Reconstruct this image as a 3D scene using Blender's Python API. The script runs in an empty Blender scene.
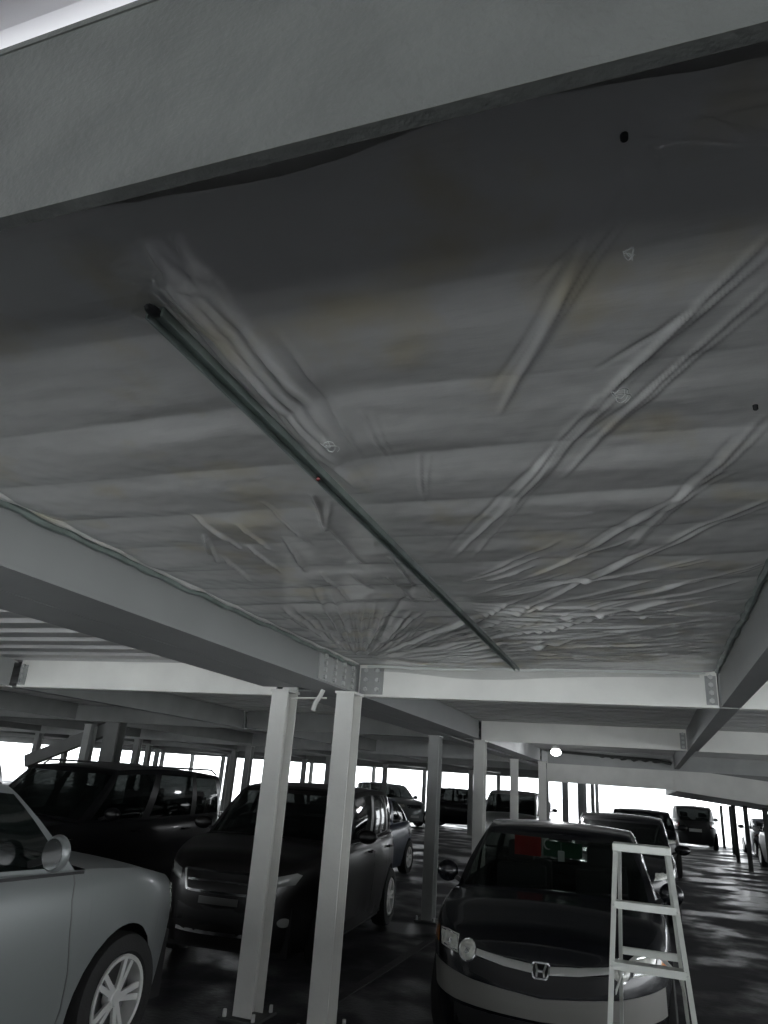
import bpy, bmesh, math, random
from mathutils import Vector, Matrix, noise
from mathutils.bvhtree import BVHTree
random.seed(7)
C = bpy.context.collection
sc = bpy.context.scene
PI = math.pi
R = math.radians

# ------------------------------------------------------------------ camera
F = 705.0; YAW = -.36336; PITCH = .3632; ROLL = .07475; EYE = 1.8
cy, sy = math.cos(YAW), math.sin(YAW); cp, sp = math.cos(PITCH), math.sin(PITCH)
fw = Vector((sy*cp, cy*cp, sp)); rt = Vector((cy, -sy, 0)); up = rt.cross(fw)
cr, sr = math.cos(ROLL), math.sin(ROLL)
rt, up = cr*rt + sr*up, -sr*rt + cr*up
cam = bpy.data.cameras.new('camera'); camo = bpy.data.objects.new('camera', cam); C.objects.link(camo)
m = Matrix((rt, up, -fw)).transposed().to_4x4(); m.translation = (0, 0, EYE)
camo.matrix_world = m
cam.sensor_fit = 'VERTICAL'; cam.sensor_height = 24; cam.lens = F/1024*24; cam.clip_start = .02; cam.clip_end = 500
sc.camera = camo

# ------------------------------------------------------------------ world, daylight, exposure
w = bpy.data.worlds.new('overcast'); sc.world = w; w.use_nodes = True
wn = w.node_tree.nodes; wl = w.node_tree.links
bg = wn['Background']; bg.inputs[0].default_value = (.93, .97, 1, 1); bg.inputs[1].default_value = 5.4
sun = bpy.data.lights.new('sun', 'SUN'); sun.energy = .12; sun.angle = R(34); sun.color = (1, .99, .96)
so = bpy.data.objects.new('sun', sun); C.objects.link(so)
so.rotation_euler = Vector((.10, -1, .045)).to_track_quat('Z', 'Y').to_euler()
sc.view_settings.view_transform = 'Standard'; sc.view_settings.look = 'None'
sc.view_settings.exposure = 0; sc.view_settings.gamma = 1; sc.view_settings.use_curve_mapping = False

# ------------------------------------------------------------------ materials
MT = {}
def mat(name, col, rough=.6, metal=0, spec=.5, var=0, vscale=3, bump=0, bscale=40, coat=0, rvar=0):
    mm = bpy.data.materials.new(name); mm.use_nodes = True; nt = mm.node_tree; b = nt.nodes['Principled BSDF']
    b.inputs['Base Color'].default_value = (*col, 1); b.inputs['Roughness'].default_value = rough
    b.inputs['Metallic'].default_value = metal; b.inputs['Specular IOR Level'].default_value = spec
    b.inputs['Coat Weight'].default_value = coat; b.inputs['Coat Roughness'].default_value = .05
    tc = nt.nodes.new('ShaderNodeTexCoord')
    if var or rvar:
        n = nt.nodes.new('ShaderNodeTexNoise'); n.inputs['Scale'].default_value = vscale; n.inputs['Detail'].default_value = 8
        nt.links.new(tc.outputs['Object'], n.inputs['Vector'])
    if var:
        r = nt.nodes.new('ShaderNodeMapRange'); r.inputs[1].default_value = .3; r.inputs[2].default_value = .7
        r.inputs[3].default_value = 1-var; r.inputs[4].default_value = 1+var
        nt.links.new(n.outputs[0], r.inputs[0])
        h = nt.nodes.new('ShaderNodeVectorMath'); h.operation = 'SCALE'; h.inputs[0].default_value = col
        nt.links.new(r.outputs[0], h.inputs['Scale']); nt.links.new(h.outputs[0], b.inputs['Base Color'])
    if rvar:
        r2 = nt.nodes.new('ShaderNodeMapRange'); r2.inputs[1].default_value = .42; r2.inputs[2].default_value = .58
        r2.inputs[3].default_value = max(.02, rough-rvar); r2.inputs[4].default_value = min(1, rough+rvar)
        nt.links.new(n.outputs[0], r2.inputs[0]); nt.links.new(r2.outputs[0], b.inputs['Roughness'])
    if bump:
        n2 = nt.nodes.new('ShaderNodeTexNoise'); n2.inputs['Scale'].default_value = bscale; n2.inputs['Detail'].default_value = 6
        nt.links.new(tc.outputs['Object'], n2.inputs['Vector'])
        bb = nt.nodes.new('ShaderNodeBump'); bb.inputs['Strength'].default_value = bump; bb.inputs['Distance'].default_value = .01
        nt.links.new(n2.outputs[0], bb.inputs['Height']); nt.links.new(bb.outputs[0], b.inputs['Normal'])
    MT[name] = mm; return mm
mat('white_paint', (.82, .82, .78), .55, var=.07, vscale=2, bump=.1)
mat('far_shade_paint', (.18, .185, .18), .6, var=.1)  # distant steel, darkened in the colour for the low light back there
mat('lens_grey', (.32, .33, .32), .2, coat=.6)
mat('sheen_grey', (.24, .235, .22), .4, coat=.3)  # grey of light reflected by the black bumper, put into the colour
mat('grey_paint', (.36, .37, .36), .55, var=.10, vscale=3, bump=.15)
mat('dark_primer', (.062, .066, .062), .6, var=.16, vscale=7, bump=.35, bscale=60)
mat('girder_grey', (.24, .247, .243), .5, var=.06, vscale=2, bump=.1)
mat('deck_metal', (.55, .55, .54), .5, metal=.2, var=.12, vscale=1.5)
mat('deck_white', (.90, .88, .90), .6)
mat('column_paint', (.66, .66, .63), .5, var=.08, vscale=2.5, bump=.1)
mat('bolt', (.55, .56, .55), .4, metal=.6)
mat('strut_metal', (.22, .26, .24), .38, metal=.3, var=.25, vscale=9)
mat('asphalt', (.026, .026, .030), .58, spec=.32, var=.35, vscale=.8, bump=.35, bscale=25, rvar=.27)
mat('pale_concrete', (.8, .8, .8), .9)
mat('parapet', (.4, .4, .4), .9, var=.1)
mat('blocker_dark', (.05, .05, .05), .9)
mat('drain', (.006, .006, .007), .6, bump=.6, bscale=12)
mat('black_paint', (.006, .007, .010), .22, coat=.4)
mat('dark_paint', (.009, .009, .010), .3, coat=.1)
mat('brown_black_paint', (.010, .009, .009), .3, coat=.08)
mat('bluegrey_paint', (.05, .06, .085), .3, metal=.2, coat=.2)
mat('silver_paint', (.23, .245, .245), .36, metal=.35, coat=.25)
mat('white_car_paint', (.55, .56, .56), .3, coat=.5)
mat('rubber', (.012, .012, .012), .8, bump=.2, bscale=80)
mat('black_plastic', (.012, .012, .013), .5)
mat('interior', (.03, .03, .032), .8)
mat('alloy', (.78, .78, .76), .3, metal=.45)
mat('dark_alloy', (.2, .2, .2), .35, metal=.8)
mat('chrome', (.75, .76, .76), .15, metal=1)
mat('lens_clear', (.66, .67, .62), .2, coat=.8, var=.3, vscale=26)
mat('lens_red', (.12, .006, .006), .15, coat=1)
mat('lens_amber', (.75, .24, .04), .2, coat=1)
mat('red_cloth', (.6, .03, .025), .8)
mat('green_cloth', (.02, .13, .06), .8)
mat('white_plastic', (.7, .72, .7), .5)
mat('plate', (.6, .62, .6), .5)
mat('aluminium', (.62, .64, .60), .42, metal=.35, var=.08, vscale=12)
mat('rust', (.10, .055, .03), .8, var=.3)
def glassmat(name, tint, fac, rough=.04):
    mm = bpy.data.materials.new(name); mm.use_nodes = True; nt = mm.node_tree
    b = nt.nodes['Principled BSDF']; b.inputs['Base Color'].default_value = (.01, .014, .013, 1); b.inputs['Roughness'].default_value = rough
    t = nt.nodes.new('ShaderNodeBsdfTransparent'); t.inputs[0].default_value = (*tint, 1)
    x = nt.nodes.new('ShaderNodeMixShader'); x.inputs[0].default_value = fac
    nt.links.new(b.outputs[0], x.inputs[1]); nt.links.new(t.outputs[0], x.inputs[2])
    nt.links.new(x.outputs[0], nt.nodes['Material Output'].inputs[0]); MT[name] = mm; return mm
glassmat('glass', (.55, .60, .57), .62)
glassmat('tinted_glass', (.16, .17, .168), .42)
glassmat('dull_glass', (.16, .17, .168), .35, .5); MT['dull_glass'].node_tree.nodes['Principled BSDF'].inputs['Specular IOR Level'].default_value = .12
def emit(name, col, s):
    mm = bpy.data.materials.new(name); mm.use_nodes = True; b = mm.node_tree.nodes['Principled BSDF']
    b.inputs['Emission Color'].default_value = (*col, 1); b.inputs['Emission Strength'].default_value = s; MT[name] = mm
emit('lamp_glow', (1, .98, .93), 14)
# plastic film: partly see-through, creased, slightly glossy
def film():
    mm = bpy.data.materials.new('plastic_film'); mm.use_nodes = True; nt = mm.node_tree; b = nt.nodes['Principled BSDF']
    b.inputs['Base Color'].default_value = (.76, .76, .74, 1); b.inputs['Roughness'].default_value = .33
    b.inputs['Specular IOR Level'].default_value = 1.0; b.inputs['Coat Weight'].default_value = 1; b.inputs['Coat Roughness'].default_value = .15; b.inputs['Coat IOR'].default_value = 1.6
    tc = nt.nodes.new('ShaderNodeTexCoord'); mp = nt.nodes.new('ShaderNodeMapping'); mp.inputs['Scale'].default_value = (1.2, 5, 1)
    n = nt.nodes.new('ShaderNodeTexNoise'); n.inputs['Scale'].default_value = 1.6; n.inputs['Detail'].default_value = 6
    nt.links.new(tc.outputs['Object'], mp.inputs[0]); nt.links.new(mp.outputs[0], n.inputs['Vector'])
    bb = nt.nodes.new('ShaderNodeBump'); bb.inputs['Strength'].default_value = .35; bb.inputs['Distance'].default_value = .03
    nt.links.new(n.outputs[0], bb.inputs['Height']); nt.links.new(bb.outputs[0], b.inputs['Normal'])
    # yellowish stains of old glue, own blotchy shape
    n3 = nt.nodes.new('ShaderNodeTexNoise'); n3.inputs['Scale'].default_value = 3.1; n3.inputs['Detail'].default_value = 5
    nt.links.new(tc.outputs['Object'], n3.inputs['Vector'])
    cr_ = nt.nodes.new('ShaderNodeValToRGB'); cr_.color_ramp.elements[0].position = .56; cr_.color_ramp.elements[1].position = .72
    cr_.color_ramp.elements[0].color = (.76, .76, .74, 1); cr_.color_ramp.elements[1].color = (.72, .67, .53, 1)
    nt.links.new(n3.outputs[0], cr_.inputs[0]); nt.links.new(cr_.outputs[0], b.inputs['Base Color'])
    t = nt.nodes.new('ShaderNodeBsdfTransparent'); t.inputs[0].default_value = (.9, .9, .88, 1)
    x = nt.nodes.new('ShaderNodeMixShader'); x.inputs[0].default_value = .22
    nt.links.new(b.outputs[0], x.inputs[1]); nt.links.new(t.outputs[0], x.inputs[2])
    nt.links.new(x.outputs[0], nt.nodes['Material Output'].inputs[0]); MT['film'] = mm
film()

# ------------------------------------------------------------------ helpers
def link(name, bm, mt, parent=None, smooth=False, loc=None):
    me = bpy.data.meshes.new(name); bmesh.ops.recalc_face_normals(bm, faces=bm.faces[:]); bm.to_mesh(me); bm.free()
    o = bpy.data.objects.new(name, me); C.objects.link(o)
    me.materials.append(MT[mt] if isinstance(mt, str) else mt)
    if smooth:
        for p in me.polygons: p.use_smooth = True
        try: me.set_sharp_from_angle(angle=R(38))
        except Exception: pass
    if parent: o.parent = parent
    if loc: o.location = loc
    return o
def tag(o, label=None, cat=None, group=None, kind=None):
    if label: o['label'] = label
    if cat: o['category'] = cat
    if group: o['group'] = group
    if kind: o['kind'] = kind
    return o
def empty(name, loc=(0, 0, 0), rz=0, label=None, cat=None, group=None):
    o = bpy.data.objects.new(name, None); o.location = loc; o.rotation_euler = (0, 0, rz); C.objects.link(o)
    o.empty_display_size = .1
    return tag(o, label, cat, group)
def box(bm, a, b, M=None):
    vs = [bm.verts.new((x, y, z)) for x in (a[0], b[0]) for y in (a[1], b[1]) for z in (a[2], b[2])]
    for f in ((0, 1, 3, 2), (4, 6, 7, 5), (0, 4, 5, 1), (2, 3, 7, 6), (0, 2, 6, 4), (1, 5, 7, 3)): bm.faces.new([vs[i] for i in f])
    if M: bmesh.ops.transform(bm, matrix=M, verts=vs)
    return vs
def bar(bm, p, q, wd, dp, upv=(0, 0, 1)):
    p = Vector(p); q = Vector(q); d = (q-p).normalized(); s = d.cross(Vector(upv)).normalized(); t = s.cross(d)
    vs = []
    for c in (p, q):
        for a, b in ((-1, -1), (1, -1), (1, 1), (-1, 1)): vs.append(bm.verts.new(c + s*a*wd/2 + t*b*dp/2))
    for f in ((3, 2, 1, 0), (4, 5, 6, 7), (0, 1, 5, 4), (1, 2, 6, 5), (2, 3, 7, 6), (3, 0, 4, 7)): bm.faces.new([vs[i] for i in f])
def tube(bm, pts, r, n=8, caps=True):
    pts = [Vector(p) for p in pts]; rings = []
    rs = r if isinstance(r, (list, tuple)) else [r]*len(pts)
    for i, p in enumerate(pts):
        d = (pts[min(i+1, len(pts)-1)] - pts[max(i-1, 0)]).normalized()
        s = d.cross(Vector((0, 0, 1)));  s = s.normalized() if s.length > 1e-4 else Vector((1, 0, 0)); t = s.cross(d)
        rings.append([bm.verts.new(p + rs[i]*(s*math.cos(2*PI*k/n) + t*math.sin(2*PI*k/n))) for k in range(n)])
    for a, b in zip(rings, rings[1:]):
        for k in range(n): bm.faces.new((a[k], a[(k+1) % n], b[(k+1) % n], b[k]))
    if caps: bm.faces.new(rings[0]); bm.faces.new(rings[-1])
def prism(bm, poly, M, depth):
    """poly in local (u,v), extruded along local w by depth, placed by M"""
    a = [bm.verts.new(M @ Vector((u, v, 0))) for u, v in poly]; b = [bm.verts.new(M @ Vector((u, v, depth))) for u, v in poly]
    bm.faces.new(a); bm.faces.new(b[::-1]); n = len(a)
    for i in range(n): bm.faces.new((a[i], b[i], b[(i+1) % n], a[(i+1) % n]))
def bevel(bm, w_, seg=1):
    bmesh.ops.bevel(bm, geom=bm.edges[:], offset=w_, segments=seg, affect='EDGES', profile=.5)

# ------------------------------------------------------------------ structure: floor, outdoors, ceiling, parapet
bm = bmesh.new(); box(bm, (-45, -3.8, -.15), (14, 40.5, 0)); tag(link('floor', bm, 'asphalt'), kind='structure')
bm = bmesh.new(); box(bm, (-260, 40.5, -.5), (220, 320, -.2)); tag(link('ground_outside', bm, 'pale_concrete'), kind='structure')

ZD = 2.8    # underside of the corrugated deck
def deck(name, x0, x1, y0, y1, z, pitch=.38, mt='deck_metal'):
    bm = bmesh.new(); ys = []; y = y0; h = .06
    while y < y1:
        ys += [(y, z), (y+pitch*.52, z), (y+pitch*.62, z+h), (y+pitch*.90, z+h)]; y += pitch
    ys.append((y1 if y1 > ys[-1][0] else y, z))
    prev = None
    for yy, zz in ys:
        c = (bm.verts.new((x0, yy, zz)), bm.verts.new((x1, yy, zz)))
        if prev: bm.faces.new((prev[0], prev[1], c[1], c[0]))
        prev = c
    box(bm, (x0, y0, z+h+.005), (x1, y1, z+h+.14))
    return tag(link(name, bm, mt), kind='structure')
deck('ceiling', -45, -2.6, -3.2, 40, ZD)
deck('ceiling', -2.6, 13, .66, 18.4, ZD+.003)
deck('ceiling', -2.6, 13, 18.6, 40, ZD+.003)
deck('ceiling', -2.6, 13, -3.2, .55, 2.93, mt='deck_white')
# kerb at the open edge behind the viewer, and an added unseen dark block that holds back sky light
bm = bmesh.new(); box(bm, (-45, -3.95, -.1), (14, -3.8, .3)); tag(link('wall_back', bm, 'parapet'), kind='structure')
bm = bmesh.new(); box(bm, (-90, -46, -1), (70, -42, 18)); tag(link('sky_blocker', bm, 'blocker_dark'), kind='structure')

# drain channel in the floor along the column line
bm = bmesh.new(); box(bm, (-2.69, -2, .001), (-2.60, 24, .012))
dr = tag(link('drain_channel', bm, 'drain'), 'narrow wet dark drain channel running along the floor beside the columns', 'drain')

# ------------------------------------------------------------------ steel beams and columns
def beam(axis, face, a, b, zb, zt, side, mt, label, group=None, fl=.09, name='steel_beam', webt=.012):
    """channel section: web at `face`, flanges pointing to `side`"""
    bm = bmesh.new()
    zt = min(zt, 2.794) if zt < 2.85 else zt
    f2 = face + side*fl; w2 = face + side*webt
    lo, hi = sorted((face, w2)); fo, fi = sorted((face, f2))
    if axis == 'y':
        fo, fi = sorted((face - side*.003, f2))
        box(bm, (lo, a, zb+.014), (hi, b, zt-.014)); box(bm, (fo, a, zb), (fi, b, zb+.014)); box(bm, (fo, a, zt-.014), (fi, b, zt))
    else:
        fo, fi = sorted((face - side*.003, f2))
        box(bm, (a, lo, zb+.014), (b, hi, zt-.014)); box(bm, (a, fo, zb), (b, fi, zb+.014)); box(bm, (a, fo, zt-.014), (b, fi, zt))
    return tag(link(name, bm, mt), label, 'beam', group, 'thing')
XB, XA, XR, XL = -2.46, -3.16, .555, -6.7
Y1, Y2, Y3 = 6.12, 11.45, 18.4
ZB = 2.5
FG = 'matching beams of the far bays'
# near beam overhead
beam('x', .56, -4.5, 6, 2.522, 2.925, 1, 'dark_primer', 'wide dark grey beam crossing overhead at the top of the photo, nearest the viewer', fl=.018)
# twin girder on the column line
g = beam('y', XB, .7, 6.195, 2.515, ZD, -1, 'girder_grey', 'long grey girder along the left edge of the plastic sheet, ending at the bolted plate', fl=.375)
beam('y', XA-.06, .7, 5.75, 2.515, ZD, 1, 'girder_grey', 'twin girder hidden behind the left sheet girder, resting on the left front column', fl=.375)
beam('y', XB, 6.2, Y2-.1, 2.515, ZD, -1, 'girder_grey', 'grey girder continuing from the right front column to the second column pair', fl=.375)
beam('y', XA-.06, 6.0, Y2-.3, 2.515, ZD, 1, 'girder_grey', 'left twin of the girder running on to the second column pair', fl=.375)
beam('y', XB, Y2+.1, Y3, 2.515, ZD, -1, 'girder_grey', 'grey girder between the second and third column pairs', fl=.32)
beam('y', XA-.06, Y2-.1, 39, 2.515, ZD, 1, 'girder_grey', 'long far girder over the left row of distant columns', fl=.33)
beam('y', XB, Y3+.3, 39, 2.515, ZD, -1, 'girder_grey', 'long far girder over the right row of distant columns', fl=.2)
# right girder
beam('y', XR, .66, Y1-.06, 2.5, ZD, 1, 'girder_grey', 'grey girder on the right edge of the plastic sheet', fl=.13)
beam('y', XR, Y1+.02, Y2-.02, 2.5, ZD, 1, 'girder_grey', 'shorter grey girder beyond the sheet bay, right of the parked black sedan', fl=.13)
beam('y', XR, Y2+.02, Y3-.18, 2.5, ZD, 1, 'girder_grey', 'small far girder above the descending ramp slab', fl=.10)
# transverse beams, sheet bay row
fb = beam('x', Y1, XB+.012, XR-.012, 2.5, ZD, 1, 'white_paint', 'bright white crossbeam at the far end of the plastic sheet bay', fl=.09)
beam('x', Y1, XR+.135, 12, 2.5, ZD, 1, 'white_paint', 'white crossbeam at the right picture edge beyond the right girder', fl=.09)
beam('x', Y1+.15, XL+.06, XA-.075, 2.5, ZD, 1, 'white_paint', 'bright white crossbeam left of the front column pair', fl=.09)
beam('x', Y1+.15, -45, XL-.1, 2.5, ZD, 1, 'white_paint', 'white crossbeam at far left beyond the short left girder', fl=.09)
beam('x', Y2, XB+.02, XR-.012, 2.5, ZD, 1, 'white_paint', 'second pale crossbeam behind the bright white one, between columns and right girder', fl=.09)
beam('x', Y2, XR+.135, 12, 2.5, ZD, 1, 'white_paint', 'second pale crossbeam right of the right girder, above the distant ramp', fl=.09)
beam('x', Y2, XL+.05, XA-.08, 2.5, ZD, 1, 'far_shade_paint', 'second pale crossbeam left of the column pairs, above the dark cars', fl=.09)
beam('x', Y2+.3, -45, XL-.16, 2.5, ZD, 1, 'far_shade_paint', 'pale crossbeam at far left behind the heavy column', fl=.09)
# longitudinal beams in left bays
beam('y', XL, .7, Y1+.1, 2.5, ZD, -1, 'grey_paint', 'short grey girder at the left picture edge under the ribbed deck', fl=.18)
YL = [Y3, 24.0, 30.0, 36.0, 39.2]
for i, x in enumerate((XL, -10.4, -14.2, -18.0, -22, -26)):
    for (a, b) in [(Y1+.3, Y2-.05), (Y2+.45, Y3-.05)] + [(p+.12, q-.02) for p, q in zip(YL, YL[1:])]:
        beam('y', x, a, b, 2.5, ZD, -1, 'far_shade_paint', 'grey longitudinal beam in the left-hand bays above the parked cars', FG, fl=.15)
for i, y in enumerate(YL):
    beam('x', y, -45, XA-.08, 2.45, ZD, 1, 'grey_paint' if i < 2 else 'far_shade_paint', 'pale crossbeam deep in the garage above the left-hand cars', 'far crossbeams', fl=.1)  # paint steps darker with depth to stand for the fading light
# low beam at third line, where the upper ramp comes down
beam('x', Y3-.16, XB+.2, 13, 2.47, ZD, 1, 'grey_paint', 'thin shadowed crossbeam just above the low pale crossbeam by the ramp', fl=.05)
beam('x', Y3, XB+.16, XR, 2.06, 2.54, 1, 'column_paint', 'deep low pale crossbeam under the deck, left part of the ramp edge', fl=.12)
def ramp():
    root = empty('ramp_slab', (XR, Y3, 0), 0, 'sloping grey ramp slab coming down towards the right picture edge', 'ramp')
    bm = bmesh.new(); M = Matrix(((1, 0, 0, 0), (0, 0, 1, 0), (0, 1, 0, 0), (0, 0, 0, 1)))
    prism(bm, [(.01, 2.05), (12, .95), (12, 1.45), (.01, 2.54)], M, .12); link('edge_beam', bm, 'column_paint', root)
    bm = bmesh.new(); prism(bm, [(.05, 2.052), (12, .955), (12, 1.2), (.05, 2.27)], M @ Matrix.Translation((0, 0, .13)), 14); link('slab', bm, 'far_shade_paint', root)
    bm = bmesh.new(); prism(bm, [(.02, 2.3), (12.3, 1.2), (12.3, 2.62), (.02, 2.62)], M @ Matrix.Translation((0, 0, .122)), .006); link('infill_panel', bm, 'far_shade_paint', root)
    bm = bmesh.new()
    box(bm, (.0, -.02, 2.06), (.06, 0, 2.54)); link('stiffener', bm, 'column_paint', root)
ramp()
# torn pieces of old fire-proofing along the girder above the ramp
bm = bmesh.new()
for k in range(7):
    x = -1.0 + k*.24; bmesh.ops.create_icosphere(bm, subdivisions=2, radius=.06, matrix=Matrix.Translation((x, Y3-.4, 2.68-.01*k)) @ Matrix.Diagonal((1.6, .7, .55, 1)))
for v in bm.verts: v.co += Vector((noise.noise(v.co*9), noise.noise(v.co*7+Vector((5, 0, 0))), noise.noise(v.co*8)))*.04
pipe_y = Y3-.4
tube(bm, [(-2.2, pipe_y, 2.74), (-1.2, pipe_y, 2.70), (.2, pipe_y, 2.66), (.5, pipe_y, 2.6)], .03, 8)
tag(link('lagged_pipe', bm, 'dark_primer', smooth=True), 'dark lumpy lagged pipe hanging under the deck before the low crossbeam', 'pipe')

def column(x, y, h, label, group=None, fw_=.16, dp=.20, base=True, mt='column_paint', stub=0):
    root = empty('steel_column', (x, y, 0), 0, label, 'column', group); root['kind'] = 'thing'
    bm = bmesh.new(); t = .012; h0 = .02
    box(bm, (-fw_/2, -dp/2, h0), (fw_/2, -dp/2+t, h-.02)); box(bm, (-fw_/2, dp/2-t, h0), (fw_/2, dp/2, h-.02)); box(bm, (-t/2, -dp/2+t, h0), (t/2, dp/2-t, h-.02))
    if stub: box(bm, (-fw_/2+.01, dp/2-.03, h+.001), (fw_/2, dp/2, h+stub))
    link('shaft', bm, mt, root)
    bm = bmesh.new(); box(bm, (-fw_/2-.012, -dp/2-.012, h-.02), (fw_/2+.012, dp/2+.012, h-.001)); link('cap_plate', bm, mt, root)
    if base:
        bm = bmesh.new(); box(bm, (-fw_/2-.08, -dp/2-.08, .0), (fw_/2+.08, dp/2+.08, .02)); link('base_plate', bm, 'dark_primer', root)
        for a in (-1, 1):
            for b in (-1, 1):
                bm = bmesh.new(); bmesh.ops.create_cone(bm, cap_ends=True, segments=6, radius1=.016, radius2=.014, depth=.05, matrix=Matrix.Translation((a*(fw_/2+.045), b*(dp/2+.045), .045)))
                link('anchor_bolt', bm, 'bolt', root)
    return root
column(-3.06, 5.88, 2.5, 'pale steel column in front, the left one of the nearest pair', stub=.28)
column(-2.43, 5.88, 2.5, 'pale steel column in front, right one of the nearest pair, under the bolted plates')
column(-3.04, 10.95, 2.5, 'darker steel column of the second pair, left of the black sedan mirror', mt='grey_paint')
column(-2.46, 11.5, 2.5, 'pale steel column of the second pair, directly behind the black sedan roof edge')
column(-3.0, 17.9, 2.5, 'left slim column of the third pair, beyond the black sedan')
column(-2.40, 18.3, 2.5, 'right slim column of the third pair, under the end of the low crossbeam')
CG = 'far columns of the twin rows'
for y in (24, 30, 36, 39):
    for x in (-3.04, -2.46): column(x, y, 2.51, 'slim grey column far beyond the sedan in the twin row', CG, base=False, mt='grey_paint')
CG2 = 'far columns among the left cars'
for x in (-10.5, -14.3, -18.1, -22.1, -26.1):
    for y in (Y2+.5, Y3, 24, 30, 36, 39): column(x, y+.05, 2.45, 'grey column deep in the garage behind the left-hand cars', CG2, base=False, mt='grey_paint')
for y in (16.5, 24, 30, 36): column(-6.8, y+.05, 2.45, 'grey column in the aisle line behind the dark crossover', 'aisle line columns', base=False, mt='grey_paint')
column(-10.0, 12.12, ZD-.003, 'heavy dark steel column rising behind the roof of the dark minivan', fw_=.32, dp=.26, mt='far_shade_paint', base=False)
bm = bmesh.new(); bar(bm, (-10.15, 12.2, 2.42), (-12.15, 12.2, 1.66), .12, .24); tag(link('diagonal_brace', bm, 'far_shade_paint'), 'thick diagonal steel brace seen over the dark minivan roof at far left', 'brace')
PG = 'ramp posts at the right'
for i, (x, y, h) in enumerate(((3.05, 38.3, 1.83), (3.05, 34, 1.83), (2.75, 29.5, 1.85), (2.75, 26, 1.85), (2.85, 22.5, 1.83), (3.0, 20.6, 1.82))):
    column(x, y, h, 'thin dark post under the sloping ramp slab at the right', PG, fw_=.12, dp=.12, base=False, mt='dark_primer')

# bolted splice plates
def splice(M, u, v, rows, cols, label, slots=False):
    root = empty('splice_plate', M.translation, 0, label, 'plate'); R3 = M.to_3x3().to_4x4()
    bm = bmesh.new(); box(bm, (0, 0, 0), (u, v-.02, .012), R3); link('plate', bm, 'grey_paint', root)
    for i in range(cols):
        for j in range(rows):
            bm = bmesh.new(); p = R3 @ Matrix.Translation((u*(i+.5)/cols, v*(j+.5)/rows, .022))
            bmesh.ops.create_cone(bm, cap_ends=True, segments=6, radius1=.021, radius2=.019, depth=.022, matrix=p); link('bolt', bm, 'bolt', root)
M = Matrix(((0, 0, 1, XB), (1, 0, 0, 5.24), (0, 1, 0, 2.53), (0, 0, 0, 1))); splice(M, .80, .22, 4, 4, 'square bolted plate on the left girder just above the right front column')
M = Matrix(((1, 0, 0, XB+.03), (0, 0, -1, Y1-.001), (0, 1, 0, 2.52), (0, 0, 0, 1))); splice(M, .22, .25, 3, 2, 'small bolted plate at the left end of the bright white crossbeam')
M = Matrix(((1, 0, 0, XR-.10), (0, 0, -1, Y1-.001), (0, 1, 0, 2.52), (0, 0, 0, 1))); splice(M, .08, .24, 4, 1, 'narrow bolted end plate at the right end of the bright white crossbeam')
M = Matrix(((1, 0, 0, XR-.10), (0, 0, -1, Y2-.001), (0, 1, 0, 2.52), (0, 0, 0, 1))); splice(M, .08, .24, 4, 1, 'narrow bolted end plate on the second pale crossbeam by the right girder')
M = Matrix(((1, 0, 0, XL+.07), (0, 0, -1, Y1+.149), (0, 1, 0, 2.52), (0, 0, 0, 1))); splice(M, .10, .24, 4, 1, 'narrow bolted end plate on the left crossbeam by the short left girder')
# hanging pipe stub between the front columns
bm = bmesh.new(); tube(bm, [(-2.98, 5.82, 2.43), (-2.62, 5.82, 2.44)], .008, 6); tube(bm, [(-2.66, 5.82, 2.51), (-2.68, 5.82, 2.46), (-2.72, 5.82, 2.40), (-2.74, 5.82, 2.33)], .022, 8)
tag(link('pipe_stub', bm, 'column_paint', smooth=True), 'short bent pipe stub hanging between the two front columns', 'pipe')
# strip light panel reflections come from real lamps
def lamp(x, y, z, e, label):
    root = empty('ceiling_lamp', (x, y, z), 0, label, 'lamp')
    bm = bmesh.new(); bmesh.ops.create_uvsphere(bm, u_segments=20, v_segments=12, radius=.085, matrix=Matrix.Diagonal((1.25, 1.25, .8, 1))); link('globe', bm, 'lamp_glow', root, True)
    bm = bmesh.new(); tube(bm, [(0, 0, .06), (0, 0, ZD-z)], .015, 8); bmesh.ops.create_cone(bm, cap_ends=True, segments=20, radius1=.10, radius2=.05, depth=.05, matrix=Matrix.Translation((0, 0, .09))); link('holder', bm, 'grey_paint', root)
    l = bpy.data.lights.new('bulb', 'POINT'); l.energy = e; l.shadow_soft_size = .12; l.color = (.93, .95, 1)
    o = bpy.data.objects.new('bulb', l); C.objects.link(o); o.location = (0, 0, -.12); o.parent = root
lamp(-1.72, 15.2, 2.57, 35, 'glowing round lamp under the deck beyond the second crossbeam')
lamp(-12.1, 36.4, 2.58, 60, 'small glowing lamp far away above the silver crossover')

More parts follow.
